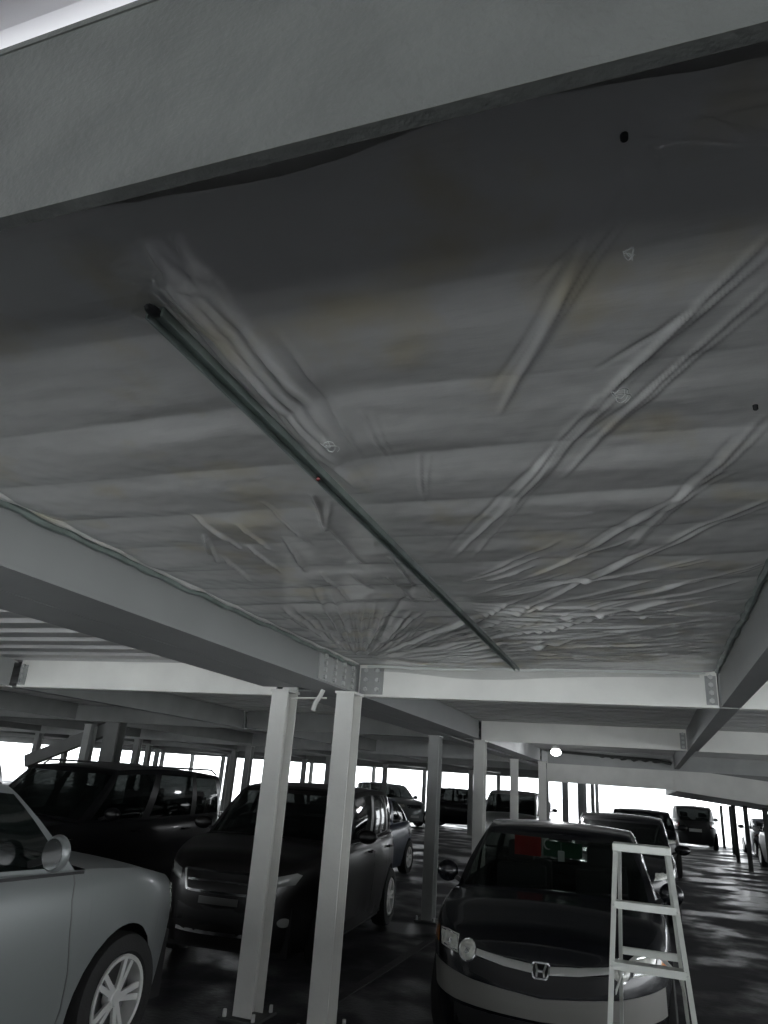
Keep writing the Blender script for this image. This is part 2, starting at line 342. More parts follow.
# ------------------------------------------------------------------ plastic sheet
SX0, SX1, SY0, SY1, SZ = -2.44, .55, .78, 6.10, 2.765
CRE = []   # creases: ax, ay, bx, by, width, height(+ hangs down)
for l in [(.02, .94, -.16, 1.33, .012, .016), (.02, .95, -.33, 1.71, .014, .018), (.26, 1.17, -.06, 1.66, .016, .022), (-.06, 1.66, -.77, 2.96, .02, .02),
          (.27, 1.3, -.22, 2.15, .014, .016), (.04, 1.48, -.70, 2.97, .018, .016), (.25, 3.08, -.75, 3.69, .02, .02), (.42, 2.43, -.79, 4.17, .022, .022),
          (.26, 2.16, -.33, 3.16, .02, .014), (.24, 3.75, -.83, 4.39, .02, .022), (.32, 4.32, -.83, 4.77, .02, .025), (.33, 1.85, -.06, 3.04, .02, .014),
          (.13, .89, .04, .90, .01, .014), (.40, 1.0, .04, .87, .012, .016), (.45, .86, .06, .86, .01, .012), (.50, 3.2, -.3, 3.9, .02, .02),
          (.45, 4.9, -.85, 5.1, .022, .028), (.48, 5.3, -.85, 5.35, .02, .022), (-.2, 5.6, -.86, 5.5, .02, .02), (.3, 5.0, -.5, 5.25, .018, .02),
          (-.87, .86, -.81, 1.0, .02, .03), (-.62, 1.9, -.72, 2.3, .01, .012), (-.70, 1.6, -.74, 2.0, .01, .012)]:
    a_, b_, c_, d_, w_, h_ = l
    CRE.append((a_, b_, c_, d_, w_*.8, h_*.6)); CRE.append((a_+.03, b_+.02, c_+.022, d_-.05, w_*.65, h_*.4))
    if h_ > .013: CRE.append((a_-.05, b_+.1, c_-.01, d_-.12, w_*.6, -h_*.3))
rr = random.Random(3)
for k in range(36):                                    # fan out of the far left corner
    a = R(-86 + k*2.55 + rr.uniform(-.9, .9)); r0 = rr.uniform(.25, .5); r1 = rr.uniform(1.1, 2.9) if k < 20 else rr.uniform(1.2, 1.9)
    cx, cy_ = -2.30, 5.75
    CRE.append((cx + r0*math.cos(a), cy_ + r0*math.sin(a), cx + r1*math.cos(a), cy_ + r1*math.sin(a), rr.uniform(.016, .032), rr.choice((1, 1, -.6))*rr.uniform(.018, .034)))
for k in range(26):                                    # fan from the right side of the strut near its far end
    a = R(-62 + k*4.1 + rr.uniform(-1.5, 1.5)); a = min(a, R(14)); r1 = rr.uniform(.5, 1.45)
    cx, cy_ = -.95, 5.3 - .06*k
    CRE.append((cx + .08*math.cos(a), cy_ + .08*math.sin(a), cx + r1*math.cos(a)*.95, min(cy_ + r1*math.sin(a)*.5, 6.0), rr.uniform(.014, .026), rr.uniform(.012, .024)))
CRE += [(-.93, 1.0, -.90, 2.1, .016, .022), (-.89, .95, -.885, 1.9, .012, .02), (-.83, .93, -.87, 1.8, .012, .018), (-.79, .95, -.84, 1.75, .012, .02), (-1.0, 1.05, -1.03, 1.9, .012, .012),
        (-.75, 1.2, -.80, 1.9, .012, .012)]
for k in range(60):                                    # fine sharp creases radiating from the same corners
    a = R(-80 + rr.uniform(0, 92)); r0 = rr.uniform(.3, 1.6); r1 = r0 + rr.uniform(.3, 1.0); cx, cy_ = -2.30, 5.78
    CRE.append((cx + r0*math.cos(a), cy_ + r0*math.sin(a), cx + r1*math.cos(a), min(6.0, cy_ + r1*math.sin(a)), rr.uniform(.010, .016), rr.uniform(.008, .014)))
for k in range(46):
    x = rr.uniform(-.85, .1); y = rr.uniform(3.2, 5.7); l_ = rr.uniform(.25, .7); a = R(-8 - (5.8-y)*14 + rr.uniform(-5, 5))
    CRE.append((x, y, min(.45, x + l_*math.cos(a)), y + l_*math.sin(a), rr.uniform(.010, .016), rr.uniform(.007, .013)))
for k in range(16):                                    # wrinkles pulled left of the strut
    x = rr.uniform(-1.9, -1.02); y = rr.uniform(2.0, 3.4)
    CRE.append((x, y, x - rr.uniform(.02, .16), y + rr.uniform(.25, .6), rr.uniform(.012, .018), rr.uniform(.014, .024)))
def sheet():
    import numpy as np
    NX, NY = 420, 740
    X = np.linspace(SX0, SX1, NX+1)[None, :].repeat(NY+1, 0); Y = np.linspace(SY0, SY1, NY+1)[:, None].repeat(NX+1, 1)
    dx = (SX1-SX0)/NX; dy = (SY1-SY0)/NY; H = np.zeros_like(X)
    for ax, ay, bx, by, wd, hh in CRE:
        wd *= .55; hh *= .62
        i0 = max(0, int((min(ax, bx)-4*wd-SX0)/dx)); i1 = min(NX, int((max(ax, bx)+4*wd-SX0)/dx)+1)
        j0 = max(0, int((min(ay, by)-4*wd-SY0)/dy)); j1 = min(NY, int((max(ay, by)+4*wd-SY0)/dy)+1)
        if i1 <= i0 or j1 <= j0: continue
        x = X[j0:j1+1, i0:i1+1]; y = Y[j0:j1+1, i0:i1+1]
        ex, ey = bx-ax, by-ay; L2 = ex*ex+ey*ey; L = math.sqrt(L2); ph = ax*37+by*11
        t = ((x-ax)*ex+(y-ay)*ey)/L2; tc = np.clip(t, 0, 1)
        q = ((x-ax-tc*ex)*-ey+(y-ay-tc*ey)*ex)/L + .007*np.sin(tc*5+ph)*min(1, L)
        e = np.maximum(np.sin(PI*np.clip(.06+.94*tc, 0, 1)), 0)**.6
        d = np.sqrt(q*q + ((t-tc)*L)**2)/wd
        H[j0:j1+1, i0:i1+1] -= 1.6*hh*e*np.exp(-d**1.5)*(.85+.15*np.sin(tc*13+ph*3))
    Z = SZ + H - .010*np.abs(np.sin(PI*Y/.38))
    t = (Y-.86); tt = np.clip(1-t/1.3, 0, 1); on = (t > 0)
    cx = -.85 - .05*t
    Z -= on*(.065*np.exp(-(np.abs(X-cx)/.05)**1.3)*tt**.7*np.minimum(1, 12*np.maximum(t, 0)) + .014*np.exp(-((X-cx-.05)/.01)**2)*tt)
    verts = []
    for j in range(NY+1):
        y = float(Y[j, 0])
        for i in range(NX+1):
            x = float(X[0, i]); z = float(Z[j, i])
            z += .016*noise.noise(Vector((x*1.1, y*1.5, 3))) + .008*noise.noise(Vector((x*1.6, y*7, 7))) + .0022*noise.noise(Vector((x*16, y*16, 1)))
            edge = min(x-SX0, SX1-x, SY1-y)
            if edge < .12: z += (SZ+.012-z)*(1-edge/.12)**2
            yy = y
            if y < .9: yy = y + (.9-y)/.12*.03*noise.noise(Vector((x*2.5, 0, 0)))
            verts.append((x, yy, z))
    W_ = NX+1
    faces = [(j*W_+i, j*W_+i+1, (j+1)*W_+i+1, (j+1)*W_+i) for j in range(NY) for i in range(NX)]
    me = bpy.data.meshes.new('plastic_sheet'); me.from_pydata(verts, [], faces); me.materials.append(MT['film'])
    o = bpy.data.objects.new('plastic_sheet', me); C.objects.link(o)
    me.shade_smooth()
    tag(o, 'wrinkled translucent plastic sheet stretched under the deck across the whole bay', 'plastic sheet')
    def hem(a, b, r, mt, name='taped_hem', n=90):
        bm = bmesh.new(); a = Vector(a); b = Vector(b); pts = []; rs = []
        for k in range(n+1):
            p = a.lerp(b, k/n); q = Vector((noise.noise(p*6), noise.noise(p*6+Vector((9, 0, 0))), noise.noise(p*5+Vector((0, 9, 0)))))*.014
            pts.append(p+q); rs.append(r*(1+.5*noise.noise(p*11)))
        tube(bm, pts, rs, 7); return link(name, bm, mt, o, True)
    hem((XB+.02, .8, 2.757), (XB+.02, 5.95, 2.757), .018, 'strut_metal'); hem((XB+.05, .8, 2.775), (XB+.05, 5.95, 2.772), .016, 'film')
    hem((XB+.1, Y1-.03, 2.762), (XR-.1, Y1-.03, 2.762), .013, 'white_plastic')  # film hem coloured white to carry its bright highlight
    hem((XR-.02, .8, 2.77), (XR-.02, Y1-.1, 2.77), .02, 'strut_metal')
    return o
SH = sheet()
# long steel strut pressing the sheet up
def strut():
    root = empty('steel_strut', (-.955, 1.02, 2.72), 0, 'long narrow steel strut running lengthwise below the plastic sheet', 'strut')
    bm = bmesh.new(); L = 4.78
    box(bm, (-.022, 0, 0), (.022, L, .006)); box(bm, (-.022, 0, -.018), (-.017, L, 0)); box(bm, (.017, 0, -.018), (.022, L, 0)); link('channel', bm, 'strut_metal', root)
    bm = bmesh.new(); bmesh.ops.create_icosphere(bm, subdivisions=2, radius=.017, matrix=Matrix.Translation((0, -.005, -.005)) @ Matrix.Diagonal((1, 1.4, .5, 1))); link('end_cap', bm, 'black_plastic', root, True)
    bm = bmesh.new(); bmesh.ops.create_icosphere(bm, subdivisions=2, radius=.008, matrix=Matrix.Translation((.0, .87, -.022))); r_ = link('marker', bm, 'lens_red', root, True); r_['label'] = 'tiny red marker dot'
strut()
def zsheet(x, y): return SZ-.012
for (x, y, lb) in ((.02, .868, 'small dark round fixing pin in the sheet at upper right'), (.31, 1.79, 'small dark fixing pin in the sheet near the right picture edge')):
    bm = bmesh.new(); bmesh.ops.create_cone(bm, cap_ends=True, segments=14, radius1=.006, radius2=.007, depth=.016, matrix=Matrix.Translation((x, y, 2.755))); bevel(bm, .002)
    tag(link('fixing_pin', bm, 'black_plastic'), lb, 'pin')
# reflections on the sheet's wrinkles, modelled as thin white curls
def curl(cx, cy, s, lb, sd):
    r_ = random.Random(sd); bm = bmesh.new(); pts = []
    for k in range(26):
        a = k*.55; rad = s*(.3+.7*abs(math.sin(k*.31+sd)))
        pts.append((cx+rad*.45*math.cos(a)+.25*s*(k/26-.5), cy+rad*.6*math.sin(a)+s*(k/26-.5), SZ-.042-.006*math.sin(k)))
    tube(bm, pts, .0013, 5)
    tag(link('wrinkle_glint', bm, 'white_plastic', smooth=True), lb, 'painted glint')
curl(-.015, 1.6, .05, 'thin pale painted glint on the wrinkled sheet, right of centre', 1)
curl(.02, 1.10, .025, 'thin pale painted glint on the wrinkled sheet, below the upper right pin', 2)
curl(-.85, 1.72, .05, 'thin pale painted glint on the wrinkled sheet touching the long strut, near the red dot', 4)
# thin film draped over the top of the far crossbeam
bm = bmesh.new(); prev = None
for k in range(61):
    x = XB+.16 + k*(2.72/60); s = k/60; d = .05+.09*math.sin(PI*s)**2*(.6+.4*math.sin(5*s+1))
    c = (bm.verts.new((x, Y1-.012-.01*math.sin(k*.9), 2.775)), bm.verts.new((x, Y1-.02-.008*math.sin(k*.5), 2.775-d*.6)), bm.verts.new((x, Y1-.014, 2.775-d)))
    if prev: bm.faces.new((prev[0], c[0], c[1], prev[1])); bm.faces.new((prev[1], c[1], c[2], prev[2]))
    prev = c
fl_ = link('draped_edge', bm, glassmat('clear_film', (.95, .95, .95), .8, .2), SH, True)

# ------------------------------------------------------------------ stepladder
def ladder():
    root = empty('step_ladder', (0, 0, 0), 0, 'pale aluminium stepladder standing in front of the black sedan', 'ladder')
    T = 1.575; zf = lambda z: (T-z)/T
    def fr(side, z):  # front rail point
        t = zf(z); x = (-.18 - .065*t*1.6) if side < 0 else (.07 + .075*t*1.9); return Vector((x, 4.2 - .42*t, z))
    def rr_(side, z):
        t = zf(z); x = (-.165-.045*t*1.6) if side < 0 else (.06+.06*t*1.9); return Vector((x, 4.26 + .62*t, z))
    for s in (-1, 1):
        bm = bmesh.new(); bar(bm, fr(s, .03), fr(s, T), .022, .055, (0, 1, 0)); link('front_rail', bm, 'aluminium', root)
        bm = bmesh.new(); bar(bm, rr_(s, .03), rr_(s, T-.03), .018, .035, (0, 1, 0)); link('rear_rail', bm, 'aluminium', root)
        for f_ in (fr, rr_):
            bm = bmesh.new(); p = f_(s, 0); box(bm, (p.x-.02, p.y-.03, 0), (p.x+.02, p.y+.03, .04)); bevel(bm, .006); link('rubber_foot', bm, 'black_plastic', root)
    bm = bmesh.new(); box(bm, (-.195, 4.165, T-.012), (.085, 4.30, T+.01)); box(bm, (-.195, 4.155, T-.028), (.085, 4.168, T+.01)); bevel(bm, .003); link('top_step', bm, 'aluminium', root)
    for z in (1.325, 1.075, .825, .575, .325):
        a, b = fr(-1, z), fr(1, z); bm = bmesh.new()
        box(bm, (a.x, a.y-.03, z-.008), (b.x, a.y+.06, z)); box(bm, (a.x, a.y-.035, z-.030), (b.x, a.y-.028, z+.002)); box(bm, (a.x, a.y+.055, z-.03), (b.x, a.y+.06, z)); link('step', bm, 'aluminium', root)
    for z in (1.06, .55):
        a, b = rr_(-1, z), rr_(1, z); bm = bmesh.new(); bar(bm, a, b, .034, .02, (0, 1, 0)); link('rear_bar', bm, 'aluminium', root)
    for s in (-1, 1):
        bm = bmesh.new(); a = fr(s, 1.06); b = rr_(s, 1.06); a.x -= s*.0; b2 = b.copy(); b2.x = b.x - s*.1
        bar(bm, rr_(s, .96), b2, .018, .006, (0, 1, 0)); link('corner_brace', bm, 'aluminium', root)
        bm = bmesh.new(); bar(bm, fr(s, .95)+Vector((-s*.02, .02, 0)), rr_(s, 1.0)+Vector((-s*.02, 0, 0)), .004, .02); link('spreader', bm, 'aluminium', root)
        for z in (T-.02, 1.31, 1.06):
            bm = bmesh.new(); p = fr(s, z); bmesh.ops.create_icosphere(bm, subdivisions=1, radius=.006, matrix=Matrix.Translation((p.x, p.y-.03, z))); link('rivet', bm, 'bolt', root)
ladder()

# ------------------------------------------------------------------ cars (nose towards -Y)
def lerp(a, b, t): return a+(b-a)*t
def prof(pts, y):
    if y <= pts[0][0]: return pts[0][1]
    for (a, za), (b, zb) in zip(pts, pts[1:]):
        if y <= b:
            t = (y-a)/(b-a); t = t*t*(3-2*t)*.5 + t*.5; return lerp(za, zb, t)
    return pts[-1][1]
WHEELS = {}
def wheel_mesh(rad, wd, rimr, rimmat, spokes=5, twin=True):
    k = (rad, wd, rimr, rimmat, spokes)
    if k in WHEELS: return WHEELS[k]
    def lathe(prof_, n, bm):
        rings = [[bm.verts.new((x, r*math.cos(2*PI*i/n), r*math.sin(2*PI*i/n))) for i in range(n)] for x, r in prof_]
        for a, b in zip(rings, rings[1:]):
            for i in range(n): bm.faces.new((a[i], a[(i+1) % n], b[(i+1) % n], b[i]))
    bm = bmesh.new(); h = wd/2
    lathe([(-h*.8, rimr), (-h*.98, rimr+.02), (-h, rad-.05), (-h*.85, rad-.012), (-h*.5, rad), (h*.5, rad), (h*.85, rad-.012), (h, rad-.05), (h*.98, rimr+.02), (h*.8, rimr)], 40, bm)
    tire = bpy.data.meshes.new('wheel'); bmesh.ops.recalc_face_normals(bm, faces=bm.faces[:]); bm.to_mesh(tire); bm.free(); tire.materials.append(MT['rubber'])
    bm = bmesh.new()   # outer side is +x
    lathe([(h*.75, rimr+.004), (h*.94, rimr-.002), (h*.92, rimr-.026), (-h*.2, rimr-.035), (-h*.6, rimr-.02)], 40, bm)
    lathe([(h*.80, .001), (h*.80, .045), (h*.66, .06), (h*.2, .065)], 20, bm)
    for s in range(spokes):
        for dd in ((-.10, .10) if twin else (0,)):
            a0 = 2*PI*s/spokes + dd*2.2; a1 = 2*PI*s/spokes + dd*1.6
            p = Vector((h*.66, .045*math.cos(a0), .045*math.sin(a0))); q = Vector((h*.72, (rimr-.012)*math.cos(a1), (rimr-.012)*math.sin(a1)))
            bar(bm, p, q, .034 if twin else .05, .02, (1, 0, 0))
    rim = bpy.data.meshes.new('rim'); bmesh.ops.recalc_face_normals(bm, faces=bm.faces[:]); bm.to_mesh(rim); bm.free(); rim.materials.append(MT[rimmat])
    bm = bmesh.new(); bmesh.ops.create_cone(bm, cap_ends=True, segments=24, radius1=rimr*.8, radius2=rimr*.8, depth=.02, matrix=Matrix.Rotation(PI/2, 4, 'Y')); 
    disc = bpy.data.meshes.new('brake_disc'); bm.to_mesh(disc); bm.free(); disc.materials.append(MT['dark_alloy'])
    for me in (tire, rim):
        for p in me.polygons: p.use_smooth = True
        me.set_sharp_from_angle(angle=R(35))
    WHEELS[k] = (tire, rim, disc); return WHEELS[k]

class Car: pass
def make_car(loc, rz, label, cat='car', L=4.5, W=1.76, roof=1.43, wb=2.7, fo=.9, clear=.18, rad=.32, rimr=.2,
             hood=((-.5, .66), (-.47, .72), (-.40, .80), (-.24, .95)), cowl=-.22, belt=.97, tail=((.30, 1.02), (.46, 1.0), (.5, .86)),
             roof_f=-.02, roof_r=.20, rear_base=.34, paint='black_paint', glass='glass', rimmat='alloy', pillars=(.0, .42, .50, .95, 1.0),
             bow=.22, detail=2, crown=.05, roof_in=.17, nexp=4.5, group=None, hatch=False, spokes=5, front_seam=True):
    """hood/tail profile y as fraction of L, from -.5 (nose) to .5"""
    root = empty('car', loc, rz, label, cat, group)
    hl = L/2; hw = W/2; yf = -hl+fo; yr = yf+wb; Ra = rad+.055
    P = [(a*L, z) for a, z in hood] + [(cowl*L, belt-.02), (0.0, belt)] + [(a*L, z) for a, z in tail]
    P.sort()
    yrb = rear_base*L; ycw = cowl*L
    def xw(y):
        t = min(1, abs(y)/hl); return hw*(1-t**nexp)**(1/2.6)
    # half loop
    st = []
    xs = [0, .12, .25, .38, .5, .6, .69, .76, .82]
    yofx = lambda x: hl*(1-(min(.999, x/hw))**2.6)**(1/nexp)
    for f in xs: st.append((f*hw, -yofx(f*hw)))
    y0 = st[-1][1]; ysd = set()
    n = 34
    for k in range(1, n): ysd.add(round(lerp(y0, -y0, k/n), 4))
    for yc in (yf, yr):
        for k in range(13):
            ysd.add(round(yc-Ra*math.cos(PI*k/12), 4))
        ysd.add(round(yc-Ra-.004, 4)); ysd.add(round(yc+Ra+.004, 4))
    ysd.add(round(ycw, 4)); ysd.add(round(yrb, 4))
    ysd = sorted(y for y in ysd if y0 < y < -y0)
    for y in ysd: st.append((xw(y), y))
    for f in reversed(xs): st.append((f*hw, yofx(f*hw)))
    ts = [0, .07, .2, .35, .5, .62, .74, .85, .93, .98, 1.0]
    def insx(t): return .035*(1-t)**2*2 + (.02 if t < .07 else 0) + .05*max(0, (t-.55)/.45)**2 + .03*max(0, (t-.9)/.1)**2
    def insy(t): return .06*(1-t)**1.5 + .05*max(0, (t-.5)/.5)**2 + .05*max(0, (t-.9)/.1)**2
    def pt(i, t, sgn):
        x, y = st[i]; zt = prof(P, y); zb = clear + .05*max(0, (abs(y)/hl)-.8)/.2
        side = x > .9*hw
        for yc in (yf, yr):
            d = abs(y-yc)
            if d < Ra+.001 and x > .75*hw: zb = max(zb, rad + math.sqrt(max(0, Ra*Ra-d*d)) if d < Ra else zb)
        z = lerp(zb, zt, t)
        # use absolute height for insets, so panels stay smooth over the arches
        ta = (z-clear)/(zt-clear)
        X = x*(1-insx(ta)/hw); Y = y*(1-insy(ta)/hl)
        # arch flare
        return Vector((sgn*X, Y, z))
    bm = bmesh.new(); G = {}
    ns = len(st)
    for i in range(ns):
        for k, t in enumerate(ts):
            for s in ((1,) if st[i][0] == 0 else (1, -1)):
                G[(i, k, s)] = bm.verts.new(pt(i, t, s))
            if st[i][0] == 0: G[(i, k, -1)] = G[(i, k, 1)]
    for s in (1, -1):
        for i in range(ns-1):
            for k in range(len(ts)-1):
                q = [G[(i, k, s)], G[(i+1, k, s)], G[(i+1, k+1, s)], G[(i, k+1, s)]]
                q2 = list(dict.fromkeys(q))
                if len(q2) > 2: bm.faces.new(q2)
    K = 10; top = len(ts)-1; rows = []
    for i in range(ns):
        a = G[(i, top, 1)]; b = G[(i, top, -1)]
        if a is b: rows.append([a]); continue
        r = [a]
        for q in range(1, K):
            s = 1-2*q/K; cw = crown*min(1, abs(a.co.x)/hw*1.2)
            r.append(bm.verts.new((a.co.x*s, a.co.y, a.co.z + cw*(1-s*s))))
        r.append(b); rows.append(r)
    for i in range(ns-1):
        y_a, y_b = st[i][1], st[i+1][1]
        if y_a >= ycw-.001 and y_b <= yrb+.001: continue
        ra, rb = rows[i], rows[i+1]
        if len(ra) == 1:
            for q in range(K): bm.faces.new((ra[0], rb[q], rb[q+1]))
        elif len(rb) == 1:
            for q in range(K): bm.faces.new((rb[0], ra[q+1], ra[q]))
        else:
            for q in range(K): bm.faces.new((ra[q], rb[q], rb[q+1], ra[q+1]))
    bmesh.ops.delete(bm, geom=[v for v in bm.verts if not v.link_faces], context='VERTS')
    bmesh.ops.recalc_face_normals(bm, faces=bm.faces[:])
    bvh = BVHTree.FromBMesh(bm)
    body = link('body', bm, paint, root, True)
    # underbody and cabin floor
    bm = bmesh.new()
    xi = hw-.27
    box(bm, (-xi, -hl+.28, clear-.02), (xi, hl-.28, min(.62, belt-.3)))
    ybw = [(yf+Ra, yr-Ra)]
    for a, b in ybw:
        if b > a: box(bm, (-hw+.10, a, clear-.01), (hw-.10, b, .5))
    link('underbody', bm, 'black_plastic', root)
    # ---- cabin
    bw = lambda y: max(.3, pt_side_x(y))
    def pt_side_x(y):
        ta = 1.0; return xw(y)*(1-insx(1)/hw) - .012
    yc0 = ycw - .10; yc1 = ycw + .12           # centre of windscreen base reaches further forward
    yR0 = yrb + .06; yR1 = yrb - .10
    yrf, yrr = roof_f*L, roof_r*L
    wr = hw - roof_in
    ps = pillars
    fr_b = lambda f: lerp(yc1, yR1, f); fr_t = lambda f: lerp(yrf, yrr, f)
    S = []
    def bz(y): return prof(P, y) - .004
    for f in (0, .2, .4, .6, .8, .93, 1.0):      # front: centre -> A pillar ; crowned base
        xb = bw(yc1)*f; xt = (wr-.04)*f
        S.append((xb, lerp(yc0, yc1, f**3), bz(yc0)+crown*.9*(1-f*f), xt, lerp(yrf-.06, yrf+.03, f**3), 'W' if f < .93 else 'p'))
    kinds = ['p', 's1', 'p', 's2', 'p', 's3']
    # side boundaries
    fs = [0.02, .07]; kd = ['p', 's1']
    seg = []
    a = .05
    cuts = [(0.0, ps[0]+.03, 'p'), (ps[0]+.03, ps[1], 's1'), (ps[1], ps[2], 'p'), (ps[2], ps[3], 's2')]
    if len(ps) > 5: cuts += [(ps[3], ps[4], 'p'), (ps[4], ps[5], 's3'), (ps[5], 1.0, 'p')]
    else: cuts += [(ps[3], 1.0, 'p')]
    S[-1] = S[-1][:5] + ('p',)
    for a, b, kn in cuts:
        m_ = 5 if kn != 'p' else 1
        for q in range(m_):
            f = lerp(a, b, q/m_)
            if f <= 0:
                S[-1] = S[-1][:5] + (kn,); continue
            yb = fr_b(f); yt = fr_t(f); tt = f
            S.append((bw(yb), yb, bz(yb), wr - .04*(2*f-1)**2 - (.02 if f > .9 else 0), yt, kn))
    for f in (1.0, .93, .8, .6, .4, .2, 0):
        S.append((bw(yR1)*f, lerp(yR0, yR1, f**3), bz(yR0)+(crown*.9*(1-f*f) if not hatch else 0), (wr-.06)*f, lerp(yrr+.05, yrr, f**3), 'p' if f > .93 else 'R'))
    TT = [0, .05, .2, .4, .6, .78, .90, .96, 1.0]
    zr = roof-.03
    def cpt(i, t, s):
        xb, yb, zb, xt, yt, _ = S[i]
        x = lerp(xb, xt, t) + .035*math.sin(PI*t)*(xb/hw); y = lerp(yb, yt, t) 
        edge = .045*(max(0, (t-.86)/.14))**2; x *= (1-edge*.6); 
        zt_ = zr - .05*((yt-(yrf+yrr)/2)/((yrr-yrf)/2))**2
        z = lerp(zb, zt_, t) + (.03*math.sin(PI*t) if _ in 'WR' else 0)
        return Vector((s*x, y, z))
    frame = bmesh.new(); panes = {}
    fv = {}
    def gv(b, d, i, k, s):
        if S[i][0] == 0: s = 1
        key = (i, k, s)
        if key not in d: d[key] = b.verts.new(cpt(i, TT[k], s))
        return d[key]
    for i in range(len(S)-1):
        kn = S[i][5]
        for s in (1, -1):
            for k in range(len(TT)-1):
                win = kn != 'p' and 1 <= k <= 5
                if win:
                    key = kn if kn in 'WR' else (kn, s)
                    if key not in panes: panes[key] = (bmesh.new(), {})
                    b, d = panes[key]
                else: b, d = frame, fv
                q = list(dict.fromkeys([gv(b, d, i, k, s), gv(b, d, i+1, k, s), gv(b, d, i+1, k+1, s), gv(b, d, i, k+1, s)]))
                if len(q) > 2: b.faces.new(q)
    # roof cap
    kt = len(TT)-1; rws = []
    for i in range(len(S)):
        a = gv(frame, fv, i, kt, 1); b = gv(frame, fv, i, kt, -1)
        if a is b: rws.append([a]); continue
        r = [a]
        for q in range(1, 8):
            s = 1-2*q/8; ff = min(1, (min(i, len(S)-1-i))/6); r.append(frame.verts.new((a.co.x*s, a.co.y, a.co.z+.035*(1-s*s)*ff)))
        r.append(b); rws.append(r)
    for i in range(len(S)-1):
        ra, rb = rws[i], rws[i+1]
        if len(ra) == 1:
            for q in range(8): frame.faces.new((ra[0], rb[q], rb[q+1]))
        elif len(rb) == 1:
            for q in range(8): frame.faces.new((rb[0], ra[q+1], ra[q]))
        else:
            for q in range(8): frame.faces.new((ra[q], rb[q], rb[q+1], ra[q+1]))
    cabin = link('roof_and_pillars', frame, paint, root, True)
    for key, (b, d) in panes.items():
        nm = {'W': 'windshield', 'R': 'rear_window'}.get(key, 'side_window')
        link(nm, b, glass, root, True)
    # ---- wheels
    me = wheel_mesh(rad, .20 if rad < .34 else .22, rimr, rimmat, spokes)
    for s in (1, -1):
        for yy in (yf, yr):
            o = bpy.data.objects.new('wheel', me[0]); C.objects.link(o); o.parent = root; o.location = (s*(hw-.125), yy, rad)
            if s < 0: o.rotation_euler = (0, 0, PI)
            r_ = bpy.data.objects.new('rim', me[1]); C.objects.link(r_); r_.parent = o
            if detail > 1: d_ = bpy.data.objects.new('brake_disc', me[2]); C.objects.link(d_); d_.parent = o
    # ---- surface patches
    def ray(ax, u, v):
        if ax == 'front': o_, d_ = Vector((u, -hl-2, v)), Vector((0, 1, 0))
        elif ax == 'rear': o_, d_ = Vector((u, hl+2, v)), Vector((0, -1, 0))
        elif ax == 'right': o_, d_ = Vector((hw+2, u, v)), Vector((-1, 0, 0))
        elif ax == 'left': o_, d_ = Vector((-hw-2, u, v)), Vector((1, 0, 0))
        elif ax == 'top': o_, d_ = Vector((u, v, 5)), Vector((0, 0, -1))
        h_ = bvh.ray_cast(o_, d_)
        return (h_[0], -d_) if h_[0] is not None else (None, -d_)
    def patch(name, ax, poly, mt, off=.006, dome=.0, parent=root, smooth=True, sub=3):
        pp = []
        for (a, b) in zip(poly, poly[1:]+poly[:1]):
            for q in range(sub): pp.append((lerp(a[0], b[0], q/sub), lerp(a[1], b[1], q/sub)))
        cx = sum(p[0] for p in pp)/len(pp); cz = sum(p[1] for p in pp)/len(pp)
        bm = bmesh.new(); rings = []; last = None
        for ri, sc_ in enumerate((1.0, 1.0, .97, .8, .5, .2)):
            r = []
            for u, v in pp:
                h_, nrm = ray(ax, cx+(u-cx)*sc_, cz+(v-cz)*sc_)
                if h_ is None: h_ = last if last is not None else Vector((cx, -hl if ax == 'front' else hl, cz)) if ax in ('front', 'rear') else Vector((hw if ax == 'right' else -hw, cx, cz))
                last = h_.copy()
                r.append(bm.verts.new(h_ + nrm*((-.012 if ri == 0 else off) + dome*(1-sc_**2))))
            rings.append(r)
        n_ = len(pp)
        for a, b in zip(rings, rings[1:]):
            for k in range(n_): bm.faces.new((a[k], a[(k+1) % n_], b[(k+1) % n_], b[k]))
        bm.faces.new(rings[-1])
        return link(name, bm, mt, parent, smooth)
    def stroke(name, ax, pts, wd, mt, off=.002, closed=False, parent=root, sub=6, th=.012):
        pp = []; base = pts + ([pts[0]] if closed else [])
        for a, b in zip(base, base[1:]):
            for q in range(sub): pp.append((lerp(a[0], b[0], q/sub), lerp(a[1], b[1], q/sub)))
        pp.append(base[-1])
        bm = bmesh.new(); prev = None
        for i, (u, v) in enumerate(pp):
            a = pp[max(0, i-1)]; b = pp[min(len(pp)-1, i+1)]; d = Vector((b[0]-a[0], b[1]-a[1])); 
            if d.length < 1e-6: continue
            d.normalize(); nn = Vector((-d.y, d.x))*wd/2
            h0, nr = ray(ax, u, v)
            if h0 is None: prev = None; continue
            c = []
            for sg, of in ((1, -th), (1, off), (-1, off), (-1, -th)):
                if ax in ('front', 'rear'): e = Vector((nn.x*sg, 0, nn.y*sg))
                elif ax in ('left', 'right'): e = Vector((0, nn.x*sg, nn.y*sg))
                else: e = Vector((nn.x*sg, nn.y*sg, 0))
                c.append(bm.verts.new(h0 + e + nr*of))
            if prev:
                for k in range(3): bm.faces.new((prev[k], prev[k+1], c[k+1], c[k]))
            prev = c
        if not bm.faces: bm.free(); return
        return link(name, bm, mt, parent, True)
